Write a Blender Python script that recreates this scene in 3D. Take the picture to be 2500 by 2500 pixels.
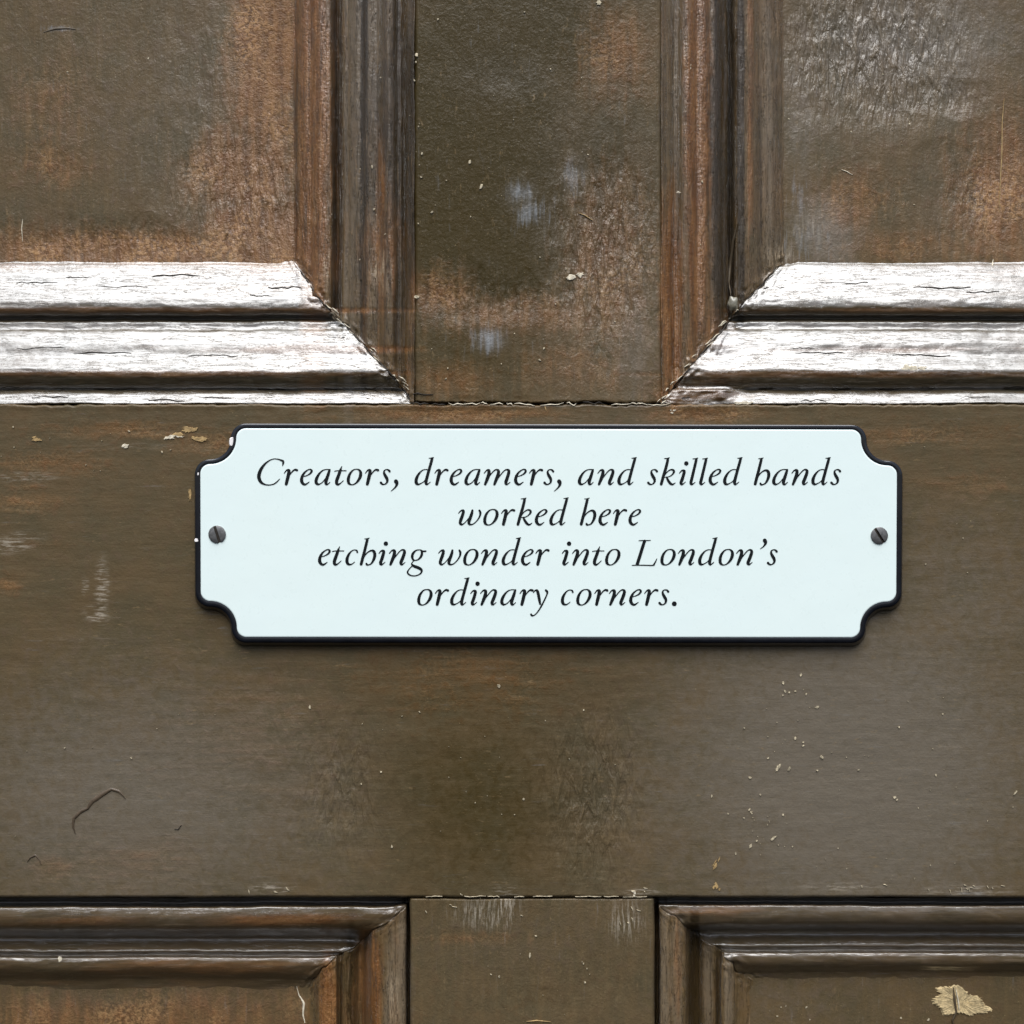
import bpy, bmesh, math, random
import numpy as np
from mathutils import Vector

for o in list(bpy.data.objects):
    bpy.data.objects.remove(o)
SC = bpy.context.scene
COL = SC.collection
R = math.radians
# one unit of the drawing grid = 0.15 mm on the door; door face looks towards -Y
S = 0.00015
D = 2700.0            # camera distance from the door face, in the same unit
H0 = 1.5              # height of the plaque's surroundings above the street

# ------------------------------------------------------------------ camera
cam = bpy.data.cameras.new('camera')
camo = bpy.data.objects.new('camera', cam)
COL.objects.link(camo)
camo.location = (0, -D * S, H0)
camo.rotation_euler = (R(90), 0, 0)
cam.sensor_width = 36
cam.lens = 18 / (1250 / D)
cam.clip_start = 0.01
cam.clip_end = 2000
SC.camera = camo

# ------------------------------------------------------------------ daylight
SUN_EL, SUN_AZ = 63, -2       # overcast light falling from high up in front, a little from the left
w = bpy.data.worlds.new("World")
SC.world = w
w.use_nodes = True
nt = w.node_tree
bg = nt.nodes['Background']
sky = nt.nodes.new('ShaderNodeTexSky')
sky.sky_type = 'NISHITA'
sky.sun_disc = False
sky.sun_elevation = R(SUN_EL)
sky.sun_rotation = R(180 + SUN_AZ)
sky.air_density = 1.0
sky.dust_density = 4.0
sky.ozone_density = 1.0
nt.links.new(sky.outputs[0], bg.inputs[0])
bg.inputs[1].default_value = 0.06
sun = bpy.data.lights.new('sun', 'SUN')
sun.energy = 2.8
sun.angle = R(58)
sun.color = (0.955, 0.98, 1.0)
suno = bpy.data.objects.new('sun', sun)
COL.objects.link(suno)
az = R(SUN_AZ)
el = R(SUN_EL)
todir = Vector((math.sin(az) * math.cos(el), -math.cos(az) * math.cos(el), math.sin(el)))
suno.rotation_euler = todir.to_track_quat('Z', 'Y').to_euler()
suno.location = todir * 3

SC.view_settings.view_transform = 'Standard'
SC.view_settings.look = 'None'
SC.view_settings.gamma = 1
SC.view_settings.exposure = 0.85

# ------------------------------------------------------------------ helpers
def W(px, py, z=0.0):
    """grid position px, py as seen from the front at depth z -> metres"""
    k = (D - z) / D
    return ((px - 1250) * k * S, -z * S, H0 - (py - 1250) * k * S)

def WA(px, py, z):
    px, py, z = np.broadcast_arrays(np.asarray(px, float), np.asarray(py, float), np.asarray(z, float))
    k = (D - z) / D
    return np.stack([(px - 1250) * k * S, -z * S, H0 - (py - 1250) * k * S], -1)

def vn(x, y, seed=0):
    x = np.asarray(x, float); y = np.asarray(y, float)
    xi = np.floor(x).astype(np.int64); yi = np.floor(y).astype(np.int64)
    fx = x - xi; fy = y - yi
    fx = fx * fx * (3 - 2 * fx); fy = fy * fy * (3 - 2 * fy)
    def h(a, b):
        n = (a * 374761393 + b * 668265263 + seed * 974634777) & 0xffffffff
        n = ((n ^ (n >> 13)) * 1274126177) & 0xffffffff
        n = (n ^ (n >> 16)) & 0xffffffff
        return n / 4294967295.0 * 2 - 1
    a = h(xi, yi); b = h(xi + 1, yi); c = h(xi, yi + 1); d = h(xi + 1, yi + 1)
    return (a + (b - a) * fx) + ((c + (d - c) * fx) - (a + (b - a) * fx)) * fy

def fbm(x, y, seed=0, oc=4):
    s = 0; a = 1; t = 0
    for i in range(oc):
        s = s + a * vn(np.asarray(x) * 2 ** i, np.asarray(y) * 2 ** i, seed + i * 17); t += a; a *= .5
    return s / t

def link(o, parent=None):
    COL.objects.link(o)
    if parent is not None:
        o.parent = parent
    return o

def mesh_obj(name, verts, faces, mat, parent=None, smooth=True):
    me = bpy.data.meshes.new(name)
    me.from_pydata([tuple(v) for v in verts], [], [tuple(f) for f in faces])
    me.update()
    if smooth:
        me.polygons.foreach_set('use_smooth', [True] * len(me.polygons))
    if mat:
        me.materials.append(mat)
    return link(bpy.data.objects.new(name, me), parent)

# ---- wear of the paint, plus light and shade put into its colour, by place: (cx, cy, rx, ry, amount)
WARM = [(780, 853, 180, 9, 1.3), (2150, 853, 300, 8, .7), (300, 758, 600, 7, 1.2), (2250, 758, 500, 6, .8), (300, 912, 600, 7, 1.0), (2100, 914, 500, 7, 1.0), (60, 648, 120, 6, 1.0), (1700, 960, 70, 18, 1.0),
        (110, 1130, 170, 36, .4), (60, 1225, 120, 30, .35), (320, 1050, 220, 26, .4), (2220, 1060, 280, 34, .35), (80, 1330, 90, 16, .25), (1700, 1010, 140, 24, .6),
        (2350, 1180, 150, 40, .3), (300, 2100, 200, 60, .25), (130, 250, 120, 120, .35), (1400, 900, 150, 60, .4),
        (650, 120, 75, 320, 1.0), (600, 430, 120, 110, .9), (640, 580, 140, 90, 1.05), (300, 610, 420, 45, .85),
        (60, 600, 200, 50, .5), (130, 400, 90, 60, .45), (770, 250, 50, 420, .75), (790, 640, 40, 70, .6),
        (935, 620, 45, 120, .55), (1505, 130, 90, 110, .55), (1490, 640, 120, 230, .5), (1280, 770, 260, 60, .5),
        (1080, 720, 70, 60, .6), (1100, 930, 110, 50, .45), (1702, 250, 26, 420, 1.3), (1640, 720, 26, 200, 1.1),
        (1730, 820, 70, 90, .5), (2450, 470, 110, 190, .7), (2080, 490, 110, 70, .5), (2210, 600, 220, 50, .4),
        (1100, 1010, 250, 22, .6), (520, 1080, 140, 30, .4), (60, 1180, 70, 40, .3), (20, 1430, 35, 30, .45),
        (1120, 1640, 330, 110, .3), (620, 1780, 260, 200, .2), (900, 2400, 28, 120, .8), (700, 2245, 160, 14, 1.1),
        (160, 2250, 200, 14, .5), (300, 2480, 480, 60, .55), (500, 2360, 300, 20, .5), (800, 2440, 24, 80, 1.0),
        (130, 2120, 70, 40, .3), (1150, 2290, 160, 20, .35), (1750, 2225, 100, 16, .5), (1500, 1130, 900, 90, .15),
        (1690, 960, 120, 60, .6), (60, 2480, 160, 60, .5)]
HAZE = [(2010, 560, 90, 90, 1.0), (1950, 300, 60, 300, .45), (890, 250, 30, 600, .75), (970, 600, 30, 300, .6),
        (1270, 480, 42, 40, .9), (1295, 515, 30, 30, .8), (1400, 430, 28, 55, .75), (1195, 830, 38, 30, 1.1),
        (250, 250, 420, 300, .3), (2250, 100, 300, 170, .6), (1640, 200, 28, 500, .7), (1560, 850, 60, 200, .5),
        (330, 1950, 520, 330, .75), (2080, 1880, 480, 420, .95), (1250, 2280, 420, 120, .3), (300, 2460, 500, 60, .5), (240, 1350, 500, 250, .18),  # greyer sides of the rail: reflected surroundings put into the colour
        (2350, 1500, 320, 300, .5), (1640, 2380, 40, 160, .7), (970, 2400, 30, 160, .9), (1900, 2440, 400, 90, .35),
        (1000, 300, 12, 600, .6), (1875, 350, 20, 400, .5)]
WRINK = [(2130, 120, 230, 190, 1.0), (2260, 230, 140, 60, .8), (1470, 620, 140, 260, .9), (1190, 730, 220, 70, .6),
         (620, 480, 220, 200, .8), (300, 600, 400, 70, .6), (520, 250, 120, 240, .45), (1450, 1950, 130, 230, .9),
         (830, 1930, 130, 200, .7), (2400, 470, 160, 160, .6), (1240, 190, 110, 50, .3), (1380, 2400, 250, 120, .4),
         (700, 1700, 90, 120, .4)]
STRIPS_W = [(764, 300, 38, 700, .85), (930, 560, 14, 260, .5), (1703, 300, 22, 600, 1.1), (1650, 850, 14, 180, 1.0), (1833, 200, 9, 420, .5),  # moulding strips: paint tones, some with ridge light put into the colour
            (890, 2380, 12, 150, .5), (920, 2420, 12, 130, 1.0), (800, 2440, 12, 120, .9), (1656, 2400, 10, 200, .4)]
STRIPS_H = [(850, 350, 16, 700, 1.0), (925, 300, 16, 500, .8), (1001, 300, 7, 700, .8), (1645, 150, 22, 380, .9), (1782, 400, 14, 400, .5), (1878, 300, 8, 420, .8),
            (950, 2420, 12, 160, .8), (982, 2400, 14, 200, 1.1), (1622, 2380, 12, 200, .9), (1655, 2380, 14, 200, .8), (1729, 2400, 14, 160, .9), (1778, 2430, 14, 140, .9)]
STRIPS_D = [(888, 350, 12, 700, 1.0), (968, 300, 14, 700, 1.0), (723, 300, 5, 700, .8), (1762, 350, 24, 700, 1.2), (1808, 300, 10, 600, 1.2), (820, 300, 6, 700, 1.2), (1855, 400, 8, 400, .6),  # dark paint strips, with groove shade put into the colour
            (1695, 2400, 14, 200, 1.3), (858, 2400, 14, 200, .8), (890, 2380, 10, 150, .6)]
DARK = [(1150, 400, 240, 460, 1.3), (1250, 60, 320, 260, 1.0), (1450, 350, 220, 420, .65), (1150, 880, 260, 90, .6), (1170, 1950, 330, 330, .62), (1150, 1690, 480, 150, .5), (1340, 2100, 260, 120, .45),  # upright and rail centre: the viewer's dark reflection put into the colour
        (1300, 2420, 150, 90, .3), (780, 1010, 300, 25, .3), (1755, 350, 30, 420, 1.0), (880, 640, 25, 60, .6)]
SMUDGE = [(1270, 470, 34, 26, .9), (1298, 520, 40, 34, .8), (1395, 425, 22, 34, .7), (1190, 830, 36, 30, 1.0), (145, 70, 38, 7, .9),
          (1960, 590, 60, 50, .6), (1950, 480, 20, 50, .6), (1900, 300, 14, 200, .35), (1000, 1560, 40, 6, .2), (2370, 2185, 60, 12, .6), (505, 1490, 30, 16, .45), (560, 1540, 26, 14, .4)]
SCUFF = [(250, 1440, 16, 70, 1.0), (235, 1500, 30, 22, .8), (207, 1430, 8, 22, .7), (20, 1330, 60, 22, .75),
         (60, 1310, 60, 14, .55), (1185, 2230, 90, 40, .65), (1530, 2250, 50, 60, .6), (1230, 2215, 40, 60, .7),
         (1570, 2180, 40, 12, .8), (660, 2170, 60, 14, .7), (2050, 2165, 120, 14, .55), (2360, 2175, 120, 16, .6),
         (930, 665, 26, 50, .8), (1905, 630, 40, 40, .7), (1960, 560, 60, 60, .45), (1700, 900, 40, 40, .5),
         (60, 1165, 90, 14, .6), (960, 2440, 16, 70, .6), (200, 1560, 120, 10, .35), (330, 1090, 200, 14, .35),
         (800, 660, 26, 60, .6), (1660, 930, 26, 40, .7)]

def field(lst, x, y, soft=1.0):
    f = np.zeros(np.shape(x))
    wx = x + 30 * fbm(x / 90, y / 90, 5, 3); wy = y + 30 * fbm(x / 90, y / 90, 9, 3)
    small = x + 6 * fbm(x / 22, y / 22, 11, 2)
    for cx, cy, rx, ry, a in lst:
        xx = wx if min(rx, ry) > 50 else small
        yy = wy if min(rx, ry) > 50 else y
        q = ((xx - cx) / rx) ** 2 + ((yy - cy) / ry) ** 2
        f = np.maximum(f, a * np.exp(-q * .75))
    return np.clip(f, 0, 1.5)

def strips(lst, x, y):
    f = np.zeros(np.shape(x))
    xx = x + 4 * fbm(x / 40, y / 160, 15, 3)
    for cx, cy, rx, ry, a in lst:
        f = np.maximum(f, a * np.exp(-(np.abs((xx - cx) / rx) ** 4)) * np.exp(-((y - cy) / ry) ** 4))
    return f

def grid_obj(name, PX, PY, PZ, mat, parent, flip=False):
    """PX,PY,PZ: 2-D arrays in grid units; one sheet with wear attributes"""
    n, m = PX.shape
    co = WA(PX, PY, PZ).reshape(-1, 3)
    me = bpy.data.meshes.new(name)
    idx = np.arange(n * m).reshape(n, m)
    q = np.stack([idx[:-1, :-1], idx[1:, :-1], idx[1:, 1:], idx[:-1, 1:]], -1).reshape(-1, 4)
    if flip:
        q = q[:, ::-1]
    me.vertices.add(n * m)
    me.vertices.foreach_set('co', co.ravel())
    me.loops.add(q.size)
    me.loops.foreach_set('vertex_index', q.ravel())
    me.polygons.add(len(q))
    me.polygons.foreach_set('loop_start', np.arange(0, q.size, 4))
    me.polygons.foreach_set('loop_total', np.full(len(q), 4))
    me.polygons.foreach_set('use_smooth', np.ones(len(q), bool))
    me.update(calc_edges=True)
    me.validate()
    x = PX.ravel(); y = PY.ravel()
    one = np.ones_like(x)
    a = me.color_attributes.new('wear_light', 'FLOAT_COLOR', 'POINT')
    a.data.foreach_set('color', np.stack([np.maximum(field(WARM, x, y), strips(STRIPS_W, x, y)), np.maximum(field(HAZE, x, y), strips(STRIPS_H, x, y)), field(WRINK, x, y), one], -1).ravel())
    b = me.color_attributes.new('marks_shade', 'FLOAT_COLOR', 'POINT')
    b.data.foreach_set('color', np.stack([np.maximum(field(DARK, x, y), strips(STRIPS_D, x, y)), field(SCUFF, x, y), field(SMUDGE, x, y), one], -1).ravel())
    me.materials.append(mat)
    return link(bpy.data.objects.new(name, me), parent)

# ------------------------------------------------------------------ materials
class NB:
    def __init__(s, name):
        s.m = bpy.data.materials.new(name); s.m.use_nodes = True
        s.t = s.m.node_tree; s.b = s.t.nodes['Principled BSDF']
    def n(s, typ, **kw):
        x = s.t.nodes.new(typ)
        for k, v in kw.items(): setattr(x, k, v)
        return x
    def put(s, sock, v):
        if isinstance(v, bpy.types.NodeSocket): s.t.links.new(v, sock)
        else:
            try: sock.default_value = v
            except Exception: sock.default_value = (*v, 1)
    def math(s, op, a, b=0.0, c=0.0, clamp=False):
        x = s.n('ShaderNodeMath', operation=op); x.use_clamp = clamp
        s.put(x.inputs[0], a); s.put(x.inputs[1], b); s.put(x.inputs[2], c)
        return x.outputs[0]
    def ramp(s, v, lo, hi, a=0.0, b=1.0):
        x = s.n('ShaderNodeMapRange', interpolation_type='SMOOTHSTEP')
        s.put(x.inputs['Value'], v)
        for k, q in (('From Min', lo), ('From Max', hi), ('To Min', a), ('To Max', b)): s.put(x.inputs[k], q)
        return x.outputs['Result']
    def mix(s, f, a, b, mode='MIX'):
        x = s.n('ShaderNodeMix', data_type='RGBA', blend_type=mode)
        s.put(x.inputs[0], f); s.put(x.inputs[6], a); s.put(x.inputs[7], b)
        return x.outputs[2]
    def noise(s, vec, scale, detail=4, rough=.5, dist=0, typ='FBM'):
        x = s.n('ShaderNodeTexNoise'); s.put(x.inputs['Vector'], vec)
        s.put(x.inputs['Scale'], scale); s.put(x.inputs['Detail'], detail)
        s.put(x.inputs['Roughness'], rough); s.put(x.inputs['Distortion'], dist)
        return x.outputs[0]
    def mapped(s, scale, rot=0.0, loc=(0, 0, 0)):
        tc = s.n('ShaderNodeTexCoord'); mp = s.n('ShaderNodeMapping')
        s.put(mp.inputs['Vector'], tc.outputs['Object'])
        k = 1 / (100 * S)
        mp.inputs['Scale'].default_value = (scale[0] * k, scale[1] * k, scale[2] * k)
        mp.inputs['Location'].default_value = loc
        return mp.outputs[0]

def c3(r, g, b):
    f = lambda c: ((c / 255 + .055) / 1.055) ** 2.4 if c > 10 else c / 255 / 12.92
    return (f(r), f(g), f(b), 1)

def paint(name, vertical, tint=(1, 1, 1), moulding=False, gloss=1.0):
    B = NB(name)
    iso = B.mapped((1, 1, 1))
    al, ac = .12, 1.0
    st = B.mapped((ac, 1, al) if vertical else (al, ac, ac))
    at = B.n('ShaderNodeAttribute', attribute_name='wear_light'); sp = B.n('ShaderNodeSeparateColor')
    B.put(sp.inputs[0], at.outputs['Color'])
    warm, haze, wrink = sp.outputs[0], sp.outputs[1], sp.outputs[2]
    at2 = B.n('ShaderNodeAttribute', attribute_name='marks_shade'); sp2 = B.n('ShaderNodeSeparateColor')
    B.put(sp2.inputs[0], at2.outputs['Color'])
    dark, scuff, smud = sp2.outputs[0], sp2.outputs[1], sp2.outputs[2]
    n_big = B.noise(iso, .8, 5, .6)
    n_med = B.noise(iso, 4, 5, .65, .4)
    n_fine = B.noise(iso, 14, 3, .6)
    n_spk = B.noise(iso, 12, 3, .7)
    g_fine = B.noise(st, 14, 4, .65)
    g_mid = B.noise(st, 4.5, 4, .6, .3)
    # colours
    c = B.mix(B.ramp(n_big, .3, .7), c3(92, 77, 55), c3(82, 73, 54))
    c = B.mix(B.ramp(g_mid, .4, .72, 0, .3 if vertical else .12), c, c3(108, 90, 62))
    c = B.mix(B.ramp(n_med, .48, .75, 0, .4), c, c3(84, 62, 42))
    hz = B.ramp(B.math('ADD', haze, B.math('MULTIPLY', B.math('SUBTRACT', n_med, .5), .9)), .15, .95, 0, .9)
    c = B.mix(hz, c, c3(106, 98, 86))
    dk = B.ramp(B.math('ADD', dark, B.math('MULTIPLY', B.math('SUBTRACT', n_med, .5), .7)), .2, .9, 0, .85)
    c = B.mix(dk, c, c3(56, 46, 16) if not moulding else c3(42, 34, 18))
    wm = B.ramp(B.math('ADD', warm, B.math('MULTIPLY', B.math('SUBTRACT', B.math('ADD', B.math('MULTIPLY', g_mid, .45 if not moulding else 1.0), B.math('MULTIPLY', n_med, .55 if not moulding else 0.0)), .5), .9)), .08, .78, 0, 1)
    wcol = B.mix(B.ramp(g_mid, .34, .66), c3(92, 62, 34), c3(132, 96, 60))
    spa = B.math('MULTIPLY', B.ramp(n_big, .42, .62), B.ramp(n_spk, .44, .6))
    wcol = B.mix(B.math('MULTIPLY', spa, .75 if not moulding else .25), wcol, c3(178, 138, 92))
    spd = B.math('MULTIPLY', B.ramp(n_big, .42, .62), B.ramp(n_spk, .5, .38))
    wcol = B.mix(B.math('MULTIPLY', spd, .5 if not moulding else .15), wcol, c3(84, 56, 32))
    wcol = B.mix(B.ramp(n_med, .4, .7, 0, .5), wcol, c3(118, 76, 40))
    c = B.mix(B.math('MULTIPLY', wm, .85), c, wcol)
    # wrinkle crests tinted ochre, a highlight put into the colour
    wv = B.noise(B.mapped((1, 1, .26)), 7.5, 3, .5, .5)
    crest = B.math('MULTIPLY', B.ramp(wv, .5, .66), B.ramp(wrink, .2, .9))
    c = B.mix(B.math('MULTIPLY', crest, .14), c, c3(140, 118, 84))
    sm = B.ramp(B.math('ADD', smud, B.math('MULTIPLY', B.math('SUBTRACT', B.noise(st, 9, 4, .65), .5), 2.6)), .25, 1.3, 0, .7)
    c = B.mix(sm, c, c3(132, 136, 140))
    # rare scuffs
    sc = B.math('MULTIPLY', B.ramp(scuff, .15, .8), B.ramp(B.noise(st, 16, 4, .7), .46, .62))
    c = B.mix(B.math('MULTIPLY', sc, .62), c, c3(180, 170, 154))
    tf = B.math('MULTIPLY', B.ramp(B.noise(B.mapped((1, 1, .3) if vertical else (.3, 1, 1), loc=(5, 1, 9)), 10, 4, .7), .58, .7), B.ramp(n_big, .4, .62))
    c = B.mix(B.math('MULTIPLY', tf, .4), c, c3(138, 116, 84))
    spk = B.ramp(B.noise(iso, 30, 1, .5), .76, .80)
    c = B.mix(B.math('MULTIPLY', spk, .6), c, c3(178, 160, 120))
    if moulding:
        line = B.ramp(B.noise(B.mapped((1, 1, .05) if vertical else (.05, 1, 1)), 12, 5, .7), 0.56, .7, 0, .32)
        c = B.mix(line, c, c3(150, 134, 112))
        line2 = B.ramp(B.noise(B.mapped((1, 1, .05) if vertical else (.05, 1, 1), loc=(3, 7, 2)), 7, 5, .7), .54, .68, 0, .5)
        c = B.mix(line2, c, c3(64, 54, 40))
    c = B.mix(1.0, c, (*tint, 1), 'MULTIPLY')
    B.put(B.b.inputs['Base Color'], c)
    rg = B.ramp(g_fine, .3, .7, .26 if vertical else .32, .42 if vertical else .38)
    rg = B.math('ADD', rg, B.math('MULTIPLY', wm, .12), clamp=True)
    if moulding:
        rg = B.math('SUBTRACT', rg, .04)
    B.put(B.b.inputs['Roughness'], rg)
    if not moulding:
        B.put(B.b.inputs['Specular IOR Level'], B.math('ADD', B.math('ADD', B.math('MULTIPLY', hz, .3), .14), B.math('MULTIPLY', wrink, .5)))
    B.b.inputs['IOR'].default_value = 1.5
    B.b.inputs['Coat Weight'].default_value = .12 if not moulding else gloss
    B.b.inputs['Coat Roughness'].default_value = .18 if vertical or gloss < .9 else .24
    B.b.inputs['Coat IOR'].default_value = 1.5 if not moulding else (1.5 if vertical else (2.0 if gloss > .9 else 1.8))
    # relief
    h = B.math('MULTIPLY', g_fine, .9 if vertical else .35)
    h = B.math('ADD', h, B.math('MULTIPLY', g_mid, .8 if vertical else .3))
    h = B.math('ADD', h, B.math('MULTIPLY', B.math('MULTIPLY', wv, 11.0 if vertical else 9.0), B.ramp(wrink, .15, 1.0)))
    h = B.math('ADD', h, B.math('MULTIPLY', B.math('MULTIPLY', n_spk, 2.2), wm))
    h = B.math('ADD', h, B.math('MULTIPLY', n_fine, .8 if vertical else .5))
    h = B.math('ADD', h, B.math('MULTIPLY', n_med, .2 if moulding else (1.3 if vertical else .7)))
    if not moulding:
        br = B.noise(B.mapped((1, 1, .5)), 2.4, 2, .5, .4)
        h = B.math('ADD', h, B.math('MULTIPLY', B.math('MULTIPLY', br, 6.0), B.math('ADD', B.math('MULTIPLY', wrink, .8), .25)))
    if moulding:
        cr = B.noise(B.mapped((1, 1, .09) if vertical else (.09, 1, 1)), 7, 5, .75, .6)
        crk = B.ramp(B.math('ABSOLUTE', B.math('SUBTRACT', cr, .5)), 0, .012, -4.5, 0)
        h = B.math('ADD', h, crk)
    bp = B.n('ShaderNodeBump'); bp.inputs['Distance'].default_value = 1.6 * S
    bp.inputs['Strength'].default_value = .8 if not moulding else (.8 if vertical else .3)
    B.put(bp.inputs['Height'], h)
    B.put(B.b.inputs['Normal'], bp.outputs[0]); B.put(B.b.inputs['Coat Normal'], bp.outputs[0])
    return B.m

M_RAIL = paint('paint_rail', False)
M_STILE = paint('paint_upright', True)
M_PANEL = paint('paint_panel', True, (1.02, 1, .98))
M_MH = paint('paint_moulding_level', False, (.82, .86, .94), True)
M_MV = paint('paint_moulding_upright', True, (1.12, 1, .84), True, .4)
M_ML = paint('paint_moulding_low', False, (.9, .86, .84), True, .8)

def simple(name, col, rough=.5, metal=0.0, coat=0.0, var=0.0, vs=6, bump=0.0):
    B = NB(name)
    v = B.noise(B.mapped((1, 1, 1)), vs, 4, .6)
    if var:
        B.put(B.b.inputs['Base Color'], B.mix(B.ramp(v, .3, .7), tuple(x * (1 - var) for x in col[:3]) + (1,), tuple(min(1, x * (1 + var)) for x in col[:3]) + (1,)))
    else:
        B.put(B.b.inputs['Base Color'], col)
    B.put(B.b.inputs['Roughness'], rough); B.put(B.b.inputs['Metallic'], metal); B.put(B.b.inputs['Coat Weight'], coat)
    if bump:
        bp = B.n('ShaderNodeBump'); bp.inputs['Distance'].default_value = bump * S; B.put(bp.inputs['Height'], v)
        B.put(B.b.inputs['Normal'], bp.outputs[0])
    return B.m

M_WHITE = simple('white_enamel', (.73, .86, .86, 1), .32, 0, .3, .012, .5)
def enamel():
    B = NB('white_enamel_face')
    n = B.noise(B.mapped((1, 1, 1)), .35, 4, .6); n2 = B.noise(B.mapped((1, 1, 1)), 5, 5, .7); n3 = B.noise(B.mapped((1, 1, 1)), 22, 2, .5)
    c = B.mix(B.ramp(n, .35, .65), (.762, .869, .842, 1), (.757, .867, .848, 1))
    c = B.mix(B.ramp(n2, .6, .8, 0, .02), c, (.55, .62, .62, 1))
    c = B.mix(B.ramp(n3, .78, .84, 0, .2), c, (.4, .4, .36, 1))
    B.put(B.b.inputs['Base Color'], c)
    B.put(B.b.inputs['Roughness'], B.ramp(n2, .3, .7, .26, .36))
    bp = B.n('ShaderNodeBump'); bp.inputs['Distance'].default_value = .7 * S
    B.put(bp.inputs['Height'], B.noise(B.mapped((1, 1, 1)), 1.1, 2, .4)); B.put(B.b.inputs['Normal'], bp.outputs[0])
    return B.m
M_WHITE = enamel()
M_BLACK = simple('black_enamel', c3(22, 24, 30), .25, 0, .4, .2, 3, .2)
M_INK = simple('black_lettering', c3(13, 17, 20), .55, 0, 0, .1)
M_INK.node_tree.nodes['Principled BSDF'].inputs['Specular IOR Level'].default_value = .2
M_STEEL = simple('dull_steel', c3(104, 104, 104), .5, .5, 0, .25, 12, .3)
M_SPECK = simple('old_splashes', c3(176, 164, 138), .6, 0, 0, .45, 14, .4)
M_FLAKE = simple('bare_filler', c3(206, 196, 174), .7, 0, 0, .25, 12, .6)
M_TAN = simple('bare_timber', c3(158, 132, 88), .75, 0, 0, .3, 10, .8)
M_DARKCR = simple('dark_crack_slot_shade', c3(36, 28, 18), .7, 0, 0, .2)
M_CURL = simple('lifted_dark_paint', c3(76, 64, 50), .5, 0, 0, .25, 8, .5)
M_UNDER = simple('old_undercoat', c3(78, 66, 48), .6, 0, 0, .2)

# ------------------------------------------------------------------ the door
door = bpy.data.objects.new('panelled_door', None)
door['label'] = 'brown painted timber door with moulded panels, scuffed and worn, behind the white plaque'
door['category'] = 'door'
COL.objects.link(door)

def axis(a, b, step=5.0, lo=-20.0, hi=2520.0, far=60.0, extra=()):
    pts = [a, b] + [e for e in extra if a < e < b]
    x0, x1 = max(a, lo), min(b, hi)
    pts += list(np.arange(x0, x1, step))
    if a < lo: pts += list(np.arange(a, lo, far))
    if b > hi: pts += list(np.arange(hi, b, far))
    return np.unique(np.round(np.array(pts, float), 3))

FAR0, FAR1 = -1900.0, 4400.0

def joint_top(x):     # wandering line of the joint over the plaque
    return 984 + 3.0 * fbm(x / 60, x * 0, 3, 4) + 1.5 * vn(x / 9, x * 0, 4)

def joint_low(x):
    return 2192 + 1.6 * fbm(x / 70, x * 0, 13, 4)

# lock rail, carrying the plaque
def rail():
    xs = axis(FAR0, FAR1)
    base = np.linspace(0, 1, 240)
    v = np.concatenate([[0, .0008, .002, .0038, .0065], base[base > .009]])
    v = np.concatenate([v[v < .991], [.9935, .9965, .9985, 1]])
    X, V = np.meshgrid(xs, v, indexing='ij')
    top = joint_top(X) + 1.8 + 1.2 * vn(X / 14, X * 0, 8)
    bot = joint_low(X) - .8
    Y = top + (bot - top) * V
    Z = .9 * fbm(X / 260, Y / 60, 21, 3) + .35 * fbm(X / 40, Y / 9, 22, 2)
    dt = Y - top; db = bot - Y
    Z += -11 * np.exp(-(dt / 2.2) ** 2) + 2.0 * np.exp(-((dt - 6) / 5) ** 2) * (.6 + .6 * vn(X / 30, X * 0, 31))
    Z += -10 * np.exp(-(db / 2.0) ** 2)
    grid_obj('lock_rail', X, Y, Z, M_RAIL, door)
    # upper and lower edges folding back into the joints
rail()

def muntin(name, x0, x1, y0, y1, zz, topedge=None, botedge=None, seed=0):
    xs = np.concatenate([[0, .003, .007, .013], np.linspace(.02, .98, 120), [.987, .993, .997, 1]])
    ys = axis(y0, y1, 5.0)
    vv = (ys - ys[0]) / (ys[-1] - ys[0])
    vv = np.unique(np.concatenate([vv, [.0004, .0012, .002, 1 - .0004, 1 - .0012, 1 - .002]]))
    U, V = np.meshgrid(xs, vv, indexing='ij')
    X = x0 + (x1 - x0) * U
    a = topedge(X) if topedge else y0
    b = botedge(X) if botedge else y1
    Y = a + (b - a) * V
    wob = 1.6 * fbm(Y / 120, Y * 0 + seed, 41, 3)
    X = X + wob * (1 - 2 * np.minimum(U, 1 - U))
    Z = zz + 1.0 * fbm(X / 60, Y / 260, 51 + seed, 3) + .4 * fbm(X / 9, Y / 50, 52 + seed, 2)
    ex = np.minimum(U, 1 - U) * (x1 - x0)
    Z += -9 * np.exp(-(ex / 2.4) ** 2)
    if topedge is not None: Z += -9 * np.exp(-((Y - a) / 2.0) ** 2)
    if botedge is not None: Z += -8 * np.exp(-((b - Y) / 2.0) ** 2) + 1.5 * np.exp(-(((b - Y) - 8) / 6) ** 2) * vn(X / 40, X * 0, 77)
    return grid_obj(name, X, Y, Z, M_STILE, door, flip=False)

muntin('muntin', 1013, 1614, FAR0, 984, 1.5, None, lambda x: joint_top(x) - 1.2, 1)
muntin('muntin', 1001, 1597, 2192, FAR1, -.5, lambda x: joint_low(x) + .8, None, 5)

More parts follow.
